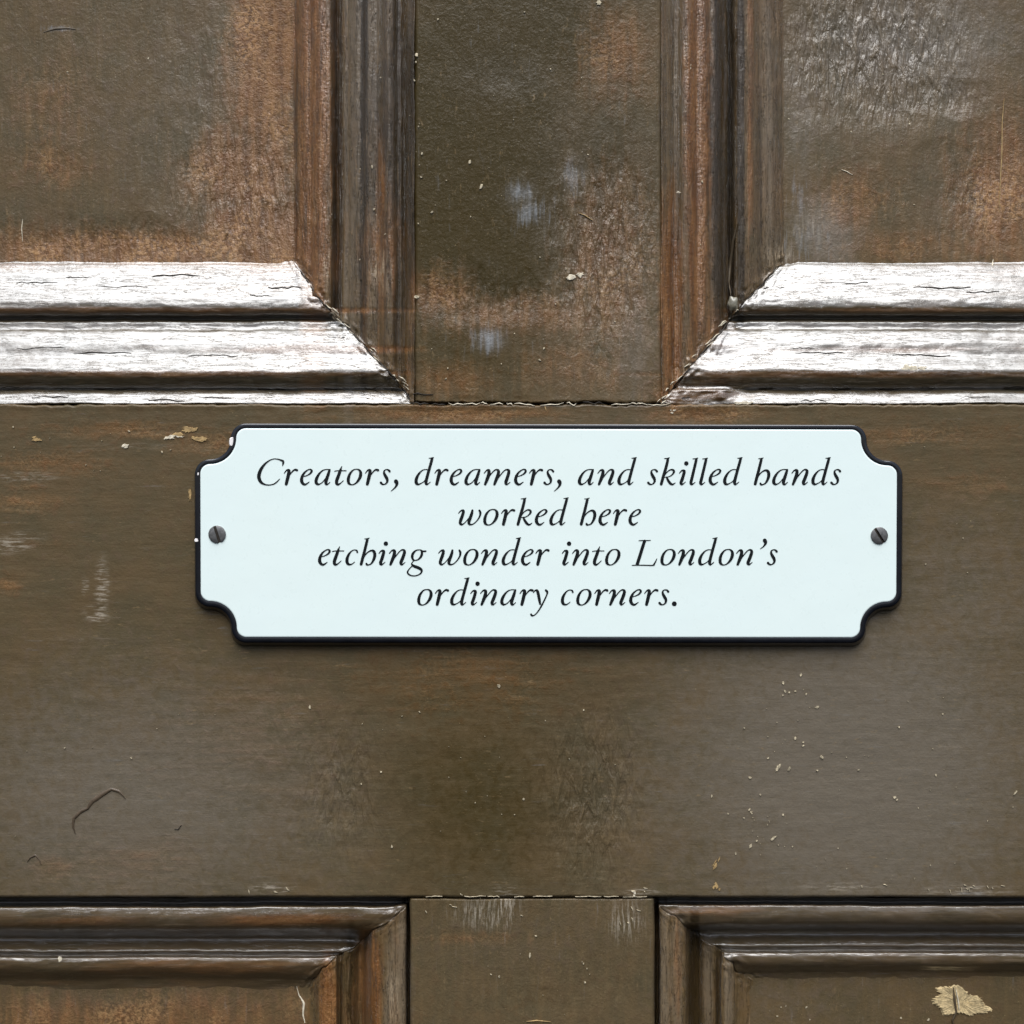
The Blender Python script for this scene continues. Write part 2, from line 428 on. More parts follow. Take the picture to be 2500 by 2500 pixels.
# --- mouldings: rows are (level y, x beside the upright, depth)
UP_Z = [(640, -113), (645, -109), (649, -104), (668, -90), (690, -78), (712, -65), (724, -58), (735, -53),
        (744, -50.5), (753, -50.5), (762, -54), (770, -64), (775, -76), (779, -82), (783, -74), (787, -67), (796, -65), (804, -62),
        (812, -54), (832, -40), (850, -33), (868, -27), (886, -14), (898, -5), (906, -2), (914, -2.5), (924, -6), (936, -12),
        (945, -20), (950, -29), (953, -27), (960, -18), (970, -11), (979, -5), (985, -2), (988, -9)]
def remap(x, tab):
    return float(np.interp(x, [t[0] for t in tab], [t[1] for t in tab]))
UP_L = [(y, remap(y, [(640, 716), (645, 722), (740, 785), (755, 805), (772, 814), (783, 832), (804, 850), (898, 941), (950, 984), (985, 1011), (988, 1014)]), z) for y, z in UP_Z]
UP_R = [(y, remap(y, [(640, 1914), (645, 1909), (742, 1814), (760, 1800), (781, 1781), (804, 1764), (900, 1682), (950, 1642), (985, 1616), (988, 1613)]), z) for y, x, z in UP_L]
LO_R = [(2191, 1596, -8), (2194, 1599, -80), (2203, 1605, -95), (2207, 1607, -50), (2210, 1610, -17), (2217, 1618, -11), (2233, 1640, -9),
        (2248, 1662, -13), (2257, 1673, -22), (2264, 1678, -50), (2270, 1694, -92), (2282, 1708, -98), (2296, 1716, -84), (2309, 1744, -74), (2315, 1750, -84), (2322, 1756, -84), (2326, 1759, -45),
        (2330, 1763, -39), (2337, 1770, -37), (2350, 1781, -38), (2361, 1795, -46), (2370, 1808, -58), (2380, 1824, -63), (2392, 1836, -66)]
LYL = [2191, 2194, 2205, 2210, 2214, 2223, 2240, 2256, 2266, 2275, 2286, 2294, 2310, 2322, 2327, 2333, 2337, 2341, 2349, 2362, 2376, 2390, 2404, 2418]
LXL = [1003, 1000, 997, 994, 991, 982, 962, 940, 912, 902, 888, 876, 866, 838, 832, 827, 822, 817, 810, 796, 780, 768, 756, 744]
LO_L = [(a, b, r[2]) for a, b, r in zip(LYL, LXL, LO_R)]

def refine(rows, n=4):
    r = np.array(rows, float)
    t = np.arange(len(r)); tt = np.linspace(0, len(r) - 1, (len(r) - 1) * n + 1)
    out = []
    for k in range(3):
        p = r[:, k]
        # monotone-ish catmull
        m = np.gradient(p)
        i = np.clip(tt.astype(int), 0, len(r) - 2); f = tt - i
        h00 = 2 * f ** 3 - 3 * f ** 2 + 1; h10 = f ** 3 - 2 * f ** 2 + f; h01 = -2 * f ** 3 + 3 * f ** 2; h11 = f ** 3 - f ** 2
        out.append(h00 * p[i] + h10 * m[i] + h01 * p[i + 1] + h11 * m[i + 1])
    return np.stack(out, -1)

def moulding(rows, xfar, yfar, seed):
    P = refine(rows, 3)
    PY, PX, PZ = P[:, 0], P[:, 1], P[:, 2]
    k = len(P)
    for kind in ('level', 'upright'):
        if kind == 'level':
            x_in = 0 - 20 if xfar < 1250 else 2520
            far, near = xfar, PX
        else:
            far, near = yfar, PY
        mid = np.mean(near)
        # positions along the length, dense in view, all ending on the mitre
        L = abs(far - mid)
        inview = abs((-20 if far < 1250 else 2520) - mid)
        s = np.concatenate([np.linspace(0, inview, int(inview / 4)), np.arange(inview + 60, L, 60), [L]]) / L
        s = np.unique(np.concatenate([s, [1.2 / L, 2.6 / L, 5 / L]]))
        Sg, J = np.meshgrid(s, np.arange(k), indexing='ij')
        A = near[J] + (far - near[J]) * Sg          # coordinate along
        C = (PY if kind == 'level' else PX)[J]      # coordinate across
        Z = PZ[J].copy()
        if seed == 2 and kind == 'level':
            q = np.clip((1830 - A) / 60, 0, 1) * np.clip((PY[J] - 940) / 12, 0, 1)
            Z = Z * (1 - q) + q * (-4 + 3 * fbm(A / 20, PY[J] / 8, 91, 3))
        across = PY[J]
        fade = np.clip(Sg * L / 25, 0, 1)
        ed = np.exp(-(Sg * L / 30) ** 2)
        dx = 9 * fbm(across / 16, across * 0 + seed, 111, 3); dy = 7 * fbm(across / 14, across * 0 + seed, 117, 3)
        dA, dC = (dx, dy) if kind == 'level' else (dy, dx)
        if kind == 'upright':
            Z = Z - fade * (30 * np.exp(-((across - 778) / 8) ** 2) + 9 * np.exp(-((across - 838) / 7) ** 2) + 11 * np.exp(-((across - 878) / 8) ** 2) + 6 * np.exp(-((across - 700) / 8) ** 2) + 10 * np.exp(-((across - 934) / 7) ** 2)) * (1 if seed < 3 else 0)
        A = A + dA * ed
        C = C + dC * ed
        C = C + fade * (2.6 * fbm(A / 170, across / 200 + seed, 61 + seed, 3) + 1.3 * fbm(A / 34, across / 40 + seed, 62 + seed, 3))
        Z = Z + fade * 1.1 * fbm(A / 70, across / 9 + 3, 63 + seed, 3) + .5 * fbm(A / 16, across / 5, 64 + seed, 3)
        Z = Z + 1.0 * fbm(A / 45, across / 14, 65 + seed, 3)
        q1, q2 = (A, C) if kind == 'level' else (C, A)
        Z = Z + 7.5 * fbm(q1 / 10, q2 / 10, 66 + seed, 3) * np.exp(-(Sg * L / 34) ** 2)
        Z = Z - 7 * np.exp(-(Sg * L / 2.0) ** 2) * (.45 + .55 * vn(across / 12, across * 0, 70 + seed))
        X, Y = (A, C) if kind == 'level' else (C, A)
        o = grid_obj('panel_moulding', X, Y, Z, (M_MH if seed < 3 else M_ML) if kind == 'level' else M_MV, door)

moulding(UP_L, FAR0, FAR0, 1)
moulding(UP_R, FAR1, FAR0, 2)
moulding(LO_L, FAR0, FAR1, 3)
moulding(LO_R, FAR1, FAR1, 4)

def panel(x0, x1, y0, y1, z, seed):
    xs = axis(x0, x1, 5.0); ys = axis(y0, y1, 5.0)
    X, Y = np.meshgrid(xs, ys, indexing='ij')
    Z = z + 1.4 * fbm(X / 120, Y / 220, 81 + seed, 3) + .4 * fbm(X / 12, Y / 40, 82 + seed, 2)
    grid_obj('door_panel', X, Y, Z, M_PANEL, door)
panel(FAR0, 735, FAR0, 655, -112, 1)
panel(1895, FAR1, FAR0, 655, -112, 2)
panel(FAR0, 765, 2385, FAR1, -64.5, 3)
panel(1812, FAR1, 2370, FAR1, -64.5, 4)

def box(name, a, b, mat, parent):
    (x0, y0, z0), (x1, y1, z1) = a, b
    v = [W(x, y, z) for z in (z0, z1) for y in (y0, y1) for x in (x0, x1)]
    f = [(0, 1, 3, 2), (4, 6, 7, 5), (0, 4, 5, 1), (2, 3, 7, 6), (0, 2, 6, 4), (1, 5, 7, 3)]
    return mesh_obj(name, v, f, mat, parent, False)
box('core_board', (FAR0, FAR0, -170), (FAR1, FAR1, -130), M_UNDER, door)
for (nm, a, b) in (('rail_core', (FAR0, 990, -130), (FAR1, 2186, -14)),
                   ('muntin_core', (1018, FAR0, -130), (1609, 980, -14)),
                   ('muntin_core', (1006, 2196, -130), (1592, FAR1, -14))):
    box(nm, a, b, M_DARKCR, door)

# ------------------------------------------------------------------ loose bits of wear on the door
def depth_at(x, y):
    if 990 <= y <= 2188: return 1.2
    if 1015 < x < 1612 and y < 982: return 2.9
    if 1003 < x < 1595 and y > 2196: return .9
    rows = UP_L if y < 990 and x < 1250 else UP_R if y < 990 else LO_L if x < 1250 else LO_R
    r = np.array(rows)
    ys, xs, zs = r[:, 0], r[:, 1], r[:, 2]
    zy = np.interp(y, ys, zs)
    o = np.argsort(xs); zx = np.interp(x, xs[o], zs[o])
    return max(zy, zx) + 1.2

def blob_verts(cx, cy, rx, ry, rot, z, rnd, n=9, jag=.35, th=1.2):
    ring = []
    for i in range(n):
        a = 2 * math.pi * i / n
        q = 1 + rnd.uniform(-jag, jag)
        u, v = rx * q * math.cos(a), ry * q * math.sin(a)
        ring.append((cx + u * math.cos(rot) - v * math.sin(rot), cy + u * math.sin(rot) + v * math.cos(rot)))
    lo = [W(x, y, z - 1.5) for x, y in ring]
    hi = [W(cx + (x - cx) * .82, cy + (y - cy) * .82, z + th * rnd.uniform(.5, 1)) for x, y in ring]
    fs = [(i, (i + 1) % n, n + (i + 1) % n, n + i) for i in range(n)] + [tuple(range(n, 2 * n))]
    return lo + hi, fs

def blobs(name, specs, mat, seed, stuff=False):
    rnd = random.Random(seed)
    V, F = [], []
    for s in specs:
        v, f = blob_verts(*s[:5], depth_at(s[0], s[1]), rnd, n=7 if s[2] < 6 else 14, jag=.35)
        F += [tuple(i + len(V) for i in q) for q in f]; V += v
    o = mesh_obj(name, V, F, mat, door, False)
    if stuff: o['kind'] = 'stuff'
    return o

rnd = random.Random(7)
sp = []
for cx, cy, sx, sy, n in ((1950, 1680, 60, 50, 10), (1900, 1800, 70, 60, 10), (1860, 1980, 90, 60, 16), (1850, 2070, 80, 40, 7),
                          (2250, 1850, 180, 160, 20), (2150, 2110, 160, 30, 10), (1150, 1850, 420, 220, 22), (250, 1100, 220, 50, 16),
                          (1250, 300, 200, 260, 18), (1250, 850, 250, 130, 12), (1300, 2350, 250, 130, 12), (300, 1800, 280, 250, 10),
                          (250, 200, 250, 250, 12), (2200, 250, 250, 230, 16), (2200, 1300, 200, 200, 10), (1950, 2470, 120, 30, 6),
                          (900, 500, 60, 300, 12), (1700, 500, 70, 300, 8), (1020, 350, 12, 400, 14)):
    for i in range(n):
        x, y = rnd.gauss(cx, sx * .6), rnd.gauss(cy, sy * .6)
        if 470 < x < 2210 and 1025 < y < 1585: continue
        if 640 < y < 990 and not 1015 < x < 1612: continue
        r = rnd.choice((.7, .9, 1.1, 1.5, 2.1))
        sp.append((x, y, r * rnd.uniform(1, 1.8), r, rnd.uniform(0, 3.1)))
for q in ((1912, 1668, 3, 4, 0), (1917, 1689, 5, 2.5, 1.1), (1955, 1648, 5, 3, 2), (1995, 1727, 5, 3.5, -.6), (1941, 1803, 5, 3, -1),
          (1899, 1875, 10, 4, -1), (1927, 1877, 6, 3, -1.1), (1831, 1899, 4, 4, 0), (2006, 1849, 5, 5, 0), (1912, 1990, 3, 3, 0), (1832, 2066, 6, 3, -1),
          (1888, 2047, 10, 3, -.6), (1796, 2084, 5, 2, 1.5), (2184, 1947, 4, 4, 0), (1218, 1675, 5, 4, .4), (757, 1727, 3, 5, 0), (957, 2068, 3, 5, 0),
          (1278, 1951, 3, 4, 0), (1175, 455, 3, 7, .5), (1147, 395, 4, 6, .4), (1055, 518, 4, 3, 0), (1017, 134, 5, 5, 0), (1018, 725, 6, 5, 0),
          (1462, 6, 6, 8, 0), (1294, 2333, 2.5, 7, 0), (1428, 2398, 3, 3, 0), (2267, 2490, 4, 4, 0), (2200, 2485, 3, 3, 0), (2480, 1935, 2, 8, .7)):
    sp.append(q)
blobs('paint_specks', sp, M_SPECK, 3, True)

def chip(cx, cy, rx, ry, rot, mat, seed, label):
    rn = random.Random(seed)
    V, F = [], []
    n = 1 if rx < 8 and ry < 8 else 4 if max(rx, ry) < 16 else 9
    for i in range(n):
        k = 1.0 if n == 1 else rn.uniform(.18, .5)
        u, v = (0, 0) if n == 1 else (rn.gauss(0, .45) * rx, rn.gauss(0, .4) * ry)
        x, y = cx + u * math.cos(rot) - v * math.sin(rot), cy + u * math.sin(rot) + v * math.cos(rot)
        vv, ff = blob_verts(x, y, max(1.2, rx * k), max(1.2, ry * k * 1.2), rot + rn.uniform(-.3, .3), depth_at(cx, cy), rn, 14, .4, .7)
        F += [tuple(j + len(V) for j in q) for q in ff]; V += vv
    return mesh_obj('paint_chip', V, F, mat, door, False)
chip(1404, 676, 20, 9, -.3, M_FLAKE, 1, '')
chip(300, 1089, 14, 5, -.15, M_FLAKE, 2, '')
chip(410, 1068, 26, 5, -.2, M_FLAKE, 4, '')
chip(458, 1051, 28, 9, -.15, M_TAN, 5, '')
chip(488, 1074, 22, 9, .1, M_TAN, 6, '')
chip(88, 1073, 16, 5, 0, M_TAN, 8, '')
chip(463, 1205, 4, 24, 0, M_TAN, 9, '')
chip(2221, 899, 22, 11, .1, M_FLAKE, 10, '')
chip(1688, 163, 9, 8, .1, M_FLAKE, 12, '')
chip(1660, 470, 14, 2.5, .15, M_FLAKE, 13, '')
chip(1640, 1004, 13, 5, 0, M_FLAKE, 14, '')
chip(1815, 984, 18, 4, 0, M_FLAKE, 15, '')
chip(1746, 2168, 9, 11, .1, M_TAN, 16, '')
chip(1746, 2112, 4, 16, .5, M_TAN, 17, '')
chip(1545, 2180, 12, 6, .8, M_FLAKE, 18, '')
chip(146, 2341, 6, 7, 0, M_FLAKE, 19, '')

def ribbon(name, pts, mat, lift=1.2, parent=None, seed=0, zfix=None):
    """a thin raised flap or scratch: pts = (x, y, width)"""
    p = np.array(pts, float)
    t = np.arange(len(p)); tt = np.linspace(0, len(p) - 1, (len(p) - 1) * 6 + 1)
    P = np.stack([np.interp(tt, t, p[:, k]) for k in range(3)], -1)
    P[:, 0] += .8 * vn(tt * 1.3, tt * 0, seed); P[:, 1] += .8 * vn(tt * 1.3, tt * 0, seed + 5)
    d = np.gradient(P[:, :2], axis=0); d /= np.linalg.norm(d, axis=1)[:, None] + 1e-9
    nrm = np.stack([-d[:, 1], d[:, 0]], -1)
    V, F = [], []
    for i, (x, y, wd) in enumerate(P):
        z = zfix if zfix is not None else depth_at(x, y)
        for q, dz in ((-.5, -1.5), (-.3, lift), (.3, lift), (.5, -1.5)):
            V.append(W(x + nrm[i, 0] * wd * q, y + nrm[i, 1] * wd * q, z + dz))
        if i:
            a = (i - 1) * 4; b = i * 4
            F += [(a + j, b + j, b + j + 1, a + j + 1) for j in range(3)]
    return mesh_obj(name, V, F, mat, parent or door, True)

ribbon('paint_crack', [(184, 2036, 1), (178, 2018, 6), (180, 1998, 9), (196, 1982, 10), (214, 1974, 8), (226, 1956, 12), (248, 1940, 13), (272, 1926, 8), (290, 1932, 8), (306, 1950, 1)], M_CURL, 1.0, seed=1)
ribbon('paint_crack', [(66, 2104, 1), (74, 2094, 5), (86, 2088, 5), (96, 2100, 3), (100, 2110, 1)], M_CURL, .4, seed=2)
ribbon('paint_crack', [(426, 2024, 1), (434, 2026, 3), (442, 2014, 1)], M_DARKCR, .4, seed=3)
ribbon('scratch', [(2452, 240, 1), (2447, 300, 3), (2446, 380, 4), (2443, 440, 3), (2440, 520, 1)], M_TAN, .8, seed=4)
ribbon('scratch', [(55, 535, 1), (53, 560, 3), (55, 590, 1)], M_FLAKE, .8, seed=5)
ribbon('scratch', [(2055, 414, 1), (2068, 419, 2.5), (2082, 427, 1)], M_FLAKE, .8, seed=6)
ribbon('scratch', [(1412, 520, 1), (1430, 527, 3), (1448, 538, 1)], M_TAN, .8, seed=7)
ribbon('scratch', [(1330, 986, 2), (1332, 996, 4), (1333, 1003, 1)], M_TAN, .8, seed=8)
ribbon('scratch', [(2426, 632, 1), (2424, 640, 4), (2422, 649, 2)], M_FLAKE, 1.0, seed=9)
ribbon('scratch', [(725, 2408, 1), (730, 2430, 4), (742, 2450, 7), (740, 2478, 5), (744, 2498, 2)], M_FLAKE, 1.0, seed=10)
ribbon('paint_flap', [(1800, 545, 1), (1790, 590, 7), (1784, 640, 8), (1780, 690, 5), (1784, 720, 1)], M_UNDER, 5, seed=11)
ribbon('scratch', [(1285, 2495, 1), (1310, 2492, 4), (1345, 2495, 1)], M_TAN, .8, seed=12)
ribbon('scratch', [(105, 78, 2), (135, 70, 7), (165, 69, 5), (185, 71, 1)], M_UNDER, .8, seed=13)

# torn patch of bare timber on the lower right panel
def torn_patch():
    V, F = [], []
    rn = random.Random(5)
    n = 120
    ring = []
    for i in range(n):
        a = 2 * math.pi * i / n
        q = 1 + .14 * math.sin(3 * a + 1) + .1 * math.sin(7 * a) + rn.uniform(-.07, .07)
        ring.append((2342 + 66 * q * math.cos(a), 2446 + (36 + 2 * math.cos(2 * a)) * q * math.sin(a) + 12 * math.cos(a)))
    zc = -62.5
    V = [W(x, y, zc - 3) for x, y in ring] + [W(2345 + (x - 2345) * .9, 2448 + (y - 2448) * .9, zc + rn.uniform(0, 1.2)) for x, y in ring] \
        + [W(2345 + (x - 2345) * .4, 2448 + (y - 2448) * .4, zc + rn.uniform(-.8, .5)) for x, y in ring] + [W(2345, 2448, zc)]
    for i in range(n):
        j = (i + 1) % n
        F += [(i, j, n + j, n + i), (n + i, n + j, 2 * n + j, 2 * n + i), (2 * n + i, 2 * n + j, 3 * n)]
    o = mesh_obj('torn_patch', V, F, simple('torn_timber', c3(178, 158, 118), .8, 0, 0, .35, 9, 3), door, False)
    o['label'] = 'pale torn patch on the lower panel'
    ribbon('splinter', [(2328, 2410, 2), (2330, 2440, 8), (2334, 2470, 6), (2326, 2490, 5), (2330, 2510, 2)], M_UNDER, 2.5, seed=3, parent=o, zfix=zc)
    ribbon('splinter', [(2334, 2415, 2), (2340, 2445, 4), (2342, 2465, 2)], M_FLAKE, 3.5, seed=4, parent=o, zfix=zc)
torn_patch()

# rounded lump of filler in the upper right mitre
def lump():
    bm = bmesh.new()
    bmesh.ops.create_uvsphere(bm, u_segments=24, v_segments=16, radius=1)
    c = W(1790, 742, -58)
    for v in bm.verts:
        p = v.co.copy()
        q = 1 + .18 * math.sin(p.x * 5 + 1) * math.cos(p.z * 4)
        v.co = Vector((c[0] + p.x * 13 * S * q, c[1] + p.y * 12 * S, c[2] + p.z * 19 * S * q))
    me = bpy.data.meshes.new('filler_lump'); bm.to_mesh(me); bm.free()
    me.polygons.foreach_set('use_smooth', [True] * len(me.polygons)); me.materials.append(simple('grey_filler', c3(120, 116, 102), .3, 0, .6, .3, 9, 2))
    link(bpy.data.objects.new('filler_lump', me), door)
lump()

# dark grooves and paint flaps on the bright mouldings
rn = random.Random(11)
for (x, y, L, wd) in ((190, 677, 30, 4), (430, 673, 60, 5), (700, 703, 46, 5), (640, 722, 30, 2), (820, 823, 22, 3), (300, 700, 60, 2.5),
                      (90, 690, 50, 2), (250, 862, 70, 2), (520, 868, 60, 2), (100, 850, 60, 2.5), (1890, 702, 26, 4), (2300, 703, 70, 4),
                      (2060, 690, 60, 2), (2400, 712, 40, 2), (2000, 860, 60, 2), (2250, 868, 70, 2.5), (1960, 850, 30, 2)):
    pts = [(x - L + i * L / 4, y + rn.uniform(-2.5, 2.5), wd * (0.25 if i in (0, 8) else rn.uniform(.6, 1.1))) for i in range(9)]
    ribbon('paint_crack', pts, M_DARKCR, .2, seed=rn.randint(0, 99))

# cracked filler and lifted paint along the joints and mitres
def mitre_crack(rows, seed, whites):
    rr = random.Random(seed)
    pts = [(x, y) for y, x, z in rows[1:-1]]
    dk = [(x + rr.uniform(-2, 2), y + rr.uniform(-1.5, 1.5), rr.uniform(1.5, 4.5)) for x, y in pts[::2]]
    ribbon('mitre_crack', dk, M_DARKCR, .6, seed=seed)
    for i in range(whites):
        x, y = pts[rr.randrange(3, len(pts) - 2)]
        s_ = 1 if x < 1250 else -1
        L = rr.uniform(6, 22)
        x += rr.uniform(-3, 12) * s_; y += rr.uniform(-5, 5)
        ribbon('lifted_paint', [(x, y, 1), (x + s_ * L * .5, y + L * .4 + rr.uniform(-3, 3), rr.uniform(2, 5)), (x + s_ * L, y + L * .8, 1)], M_FLAKE, 2, seed=i)
mitre_crack(UP_L, 21, 16)
mitre_crack(UP_R, 22, 18)
rr = random.Random(33)
x = 1006.0
while x < 1606:
    L = rr.uniform(14, 60)
    pts = [(x + L * t, float(joint_top(np.array(x + L * t))) + rr.uniform(-1, 5), rr.uniform(1.5, 3.6)) for t in (0, .25, .5, .75, 1)]
    pts[0] = (*pts[0][:2], .8); pts[-1] = (*pts[-1][:2], .8)
    ribbon('lifted_paint', pts, M_FLAKE if rr.random() < .6 else M_DARKCR, 1.4, seed=int(x), zfix=1.6)
    x += L + rr.uniform(-6, 18)
x = 1040.0
while x < 1590:
    L = rr.uniform(20, 70)
    pts = [(x + L * t, 2189 + rr.uniform(-1.5, 1.5), rr.uniform(1.2, 2.6)) for t in (0, .25, .5, .75, 1)]
    ribbon('lifted_paint', pts, M_SPECK, .8, seed=int(x), zfix=1.2)
    x += L + rr.uniform(4, 60)
for lo, hi in ((0, 1000), (1640, 2500)):
    x = float(lo)
    while x < hi:
        L = rr.uniform(30, 110)
        y0 = rr.choice((946, 950, 962, 970, 978))
        pts = [(x + L * t, y0 + rr.uniform(-3, 3), rr.uniform(1.5, 3.8)) for t in (0, .2, .4, .6, .8, 1)]
        pts[0] = (*pts[0][:2], .8); pts[-1] = (*pts[-1][:2], .8)
        ribbon('paint_crack', pts, M_DARKCR, .5, seed=int(x))
        x += L + rr.uniform(10, 70)
for i in range(34):       # scuffs and worn nibs at the arrises of the lower joints
    cx, cy, sx, sy = rr.choice(((1090, 2215, 40, 30), (1215, 2225, 40, 25), (1545, 2230, 30, 50), (2110, 2160, 130, 14), (680, 2170, 60, 8), (1560, 2172, 40, 8), (2360, 2168, 60, 10)))
    x, y = rr.gauss(cx, sx * .6), rr.gauss(cy, sy * .6)
    if abs(y - 2193) < 9: continue
    v = rr.random() < .6
    L = rr.uniform(4, 13)
    ribbon('scratch', [(x, y, 1), (x + (2 if v else L * .5), y + (L * .5 if v else 1), rr.uniform(1.5, 3.2)), (x + (3 if v else L), y + (L if v else 2), 1)], M_SPECK, .7, seed=i)

# ------------------------------------------------------------------ the plaque
plaque = bpy.data.objects.new('plaque', None)
plaque.location = W(1338, 1300, 0)
plaque['label'] = 'white enamel plaque with black rim and scooped corners, screwed to the brown door'
plaque['category'] = 'plaque'
COL.objects.link(plaque)
bpy.context.view_layer.update()

def pchild(o):
    o.parent = plaque
    o.matrix_parent_inverse = plaque.matrix_world.inverted()
    return o

CT = [(474, 1031), (2205, 1035), (2202, 1571), (476, 1570)]   # outer box corners TL TR BR BL
def outline(d, n=14):
    """scooped-corner outline inset by d, as offsets inside the box"""
    w_, h_ = 1729.0, 541.0
    r1, rc = 38.0, 50.0
    pts = []
    def arc(cx, cy, r, a0, a1):
        for i in range(n + 1):
            a = R(a0 + (a1 - a0) * i / n); pts.append((cx + r * math.cos(a), cy + r * math.sin(a)))
    e = r1 + rc
    # each corner in turn, clockwise on screen (y down), starting top left going right
    def corner(fx, fy, rev):
        loc = []
        def A(cx, cy, r, a0, a1):
            for i in range(1 if loc else 0, n + 1):
                a = R(a0 + (a1 - a0) * i / n); loc.append((cx + r * math.cos(a), cy + r * math.sin(a)))
        A(r1, e + r1, r1 - d, 180, 270)       # convex, down the side
        A(r1, r1, rc + d, 90, 0)         # scoop
        A(e + r1 + 0, r1, r1 - d, 180, 270)       # convex, into the top edge
        out = [((w_ - x) if fx else x, (h_ - y) if fy else y) for x, y in loc]
        return out[::-1] if rev else out
    pts = corner(0, 0, 0) + corner(1, 0, 1) + corner(1, 1, 0) + corner(0, 1, 1)
    res = []
    for x, y in pts:
        u, v = x / w_, y / h_
        px = (1 - v) * ((1 - u) * CT[0][0] + u * CT[1][0]) + v * ((1 - u) * CT[3][0] + u * CT[2][0])
        py = (1 - v) * ((1 - u) * CT[0][1] + u * CT[1][1]) + v * ((1 - u) * CT[3][1] + u * CT[2][1])
        res.append((px, py))
    return res

def rings(name, spec, mat, cap):
    V, F = [], []
    k = None
    for d, z, *dy in spec:
        ring = outline(d); k = len(ring)
        if dy: ring = [(x, y + dy[0]) for x, y in ring]
        V += [W(x, y, z) for x, y in ring]
    for r in range(len(spec) - 1):
        for i in range(k):
            j = (i + 1) % k
            F.append((r * k + i, r * k + j, (r + 1) * k + j, (r + 1) * k + i))
    if cap:
        F.append(tuple(range((len(spec) - 1) * k, len(spec) * k)))
    o = mesh_obj(name, V, F, mat, None, True)
    bm = bmesh.new(); bm.from_mesh(o.data); bmesh.ops.recalc_face_normals(bm, faces=bm.faces)
    # face the viewer
    tot = sum(f.normal.y * f.calc_area() for f in bm.faces)
    if tot > 0: bmesh.ops.reverse_faces(bm, faces=bm.faces)
    if cap:
        big = [f for f in bm.faces if len(f.verts) > 8]
        for f in big: f.smooth = False
        bmesh.ops.triangulate(bm, faces=big)
    bm.to_mesh(o.data); bm.free()
    return pchild(o)

rim = rings('black_rim', [(0, .5, 8), (0, 4, 7.5), (.3, 12, 5), (.8, 18, 2.5), (1.6, 22, 1), (3, 24), (5.4, 24.8), (8, 25.0), (14.5, 25.0), (16.5, 24.0)], M_BLACK, False)
face = rings('enamel_face', [(14.6, 24.4), (14.8, 25.6), (15.8, 26.2), (18, 26.4)], M_WHITE, True)

def on_rim(cx, cy, rx, ry, seed):
    rn = random.Random(seed)
    v, f = blob_verts(cx, cy, rx, ry, .15, 24.9, rn, 12, .15, 1.4)
    o = mesh_obj('enamel_chip', v, f, simple('chipped_enamel', c3(232, 228, 226), .4), None, False)
    o.parent = rim
    o.matrix_parent_inverse = rim.matrix_world.inverted()
    return o
bpy.context.view_layer.update()
on_rim(565, 1078, 5.5, 13, 1)
on_rim(479.5, 1319, 5, 5, 2)
on_rim(483.5, 1157, 2.5, 4, 3)

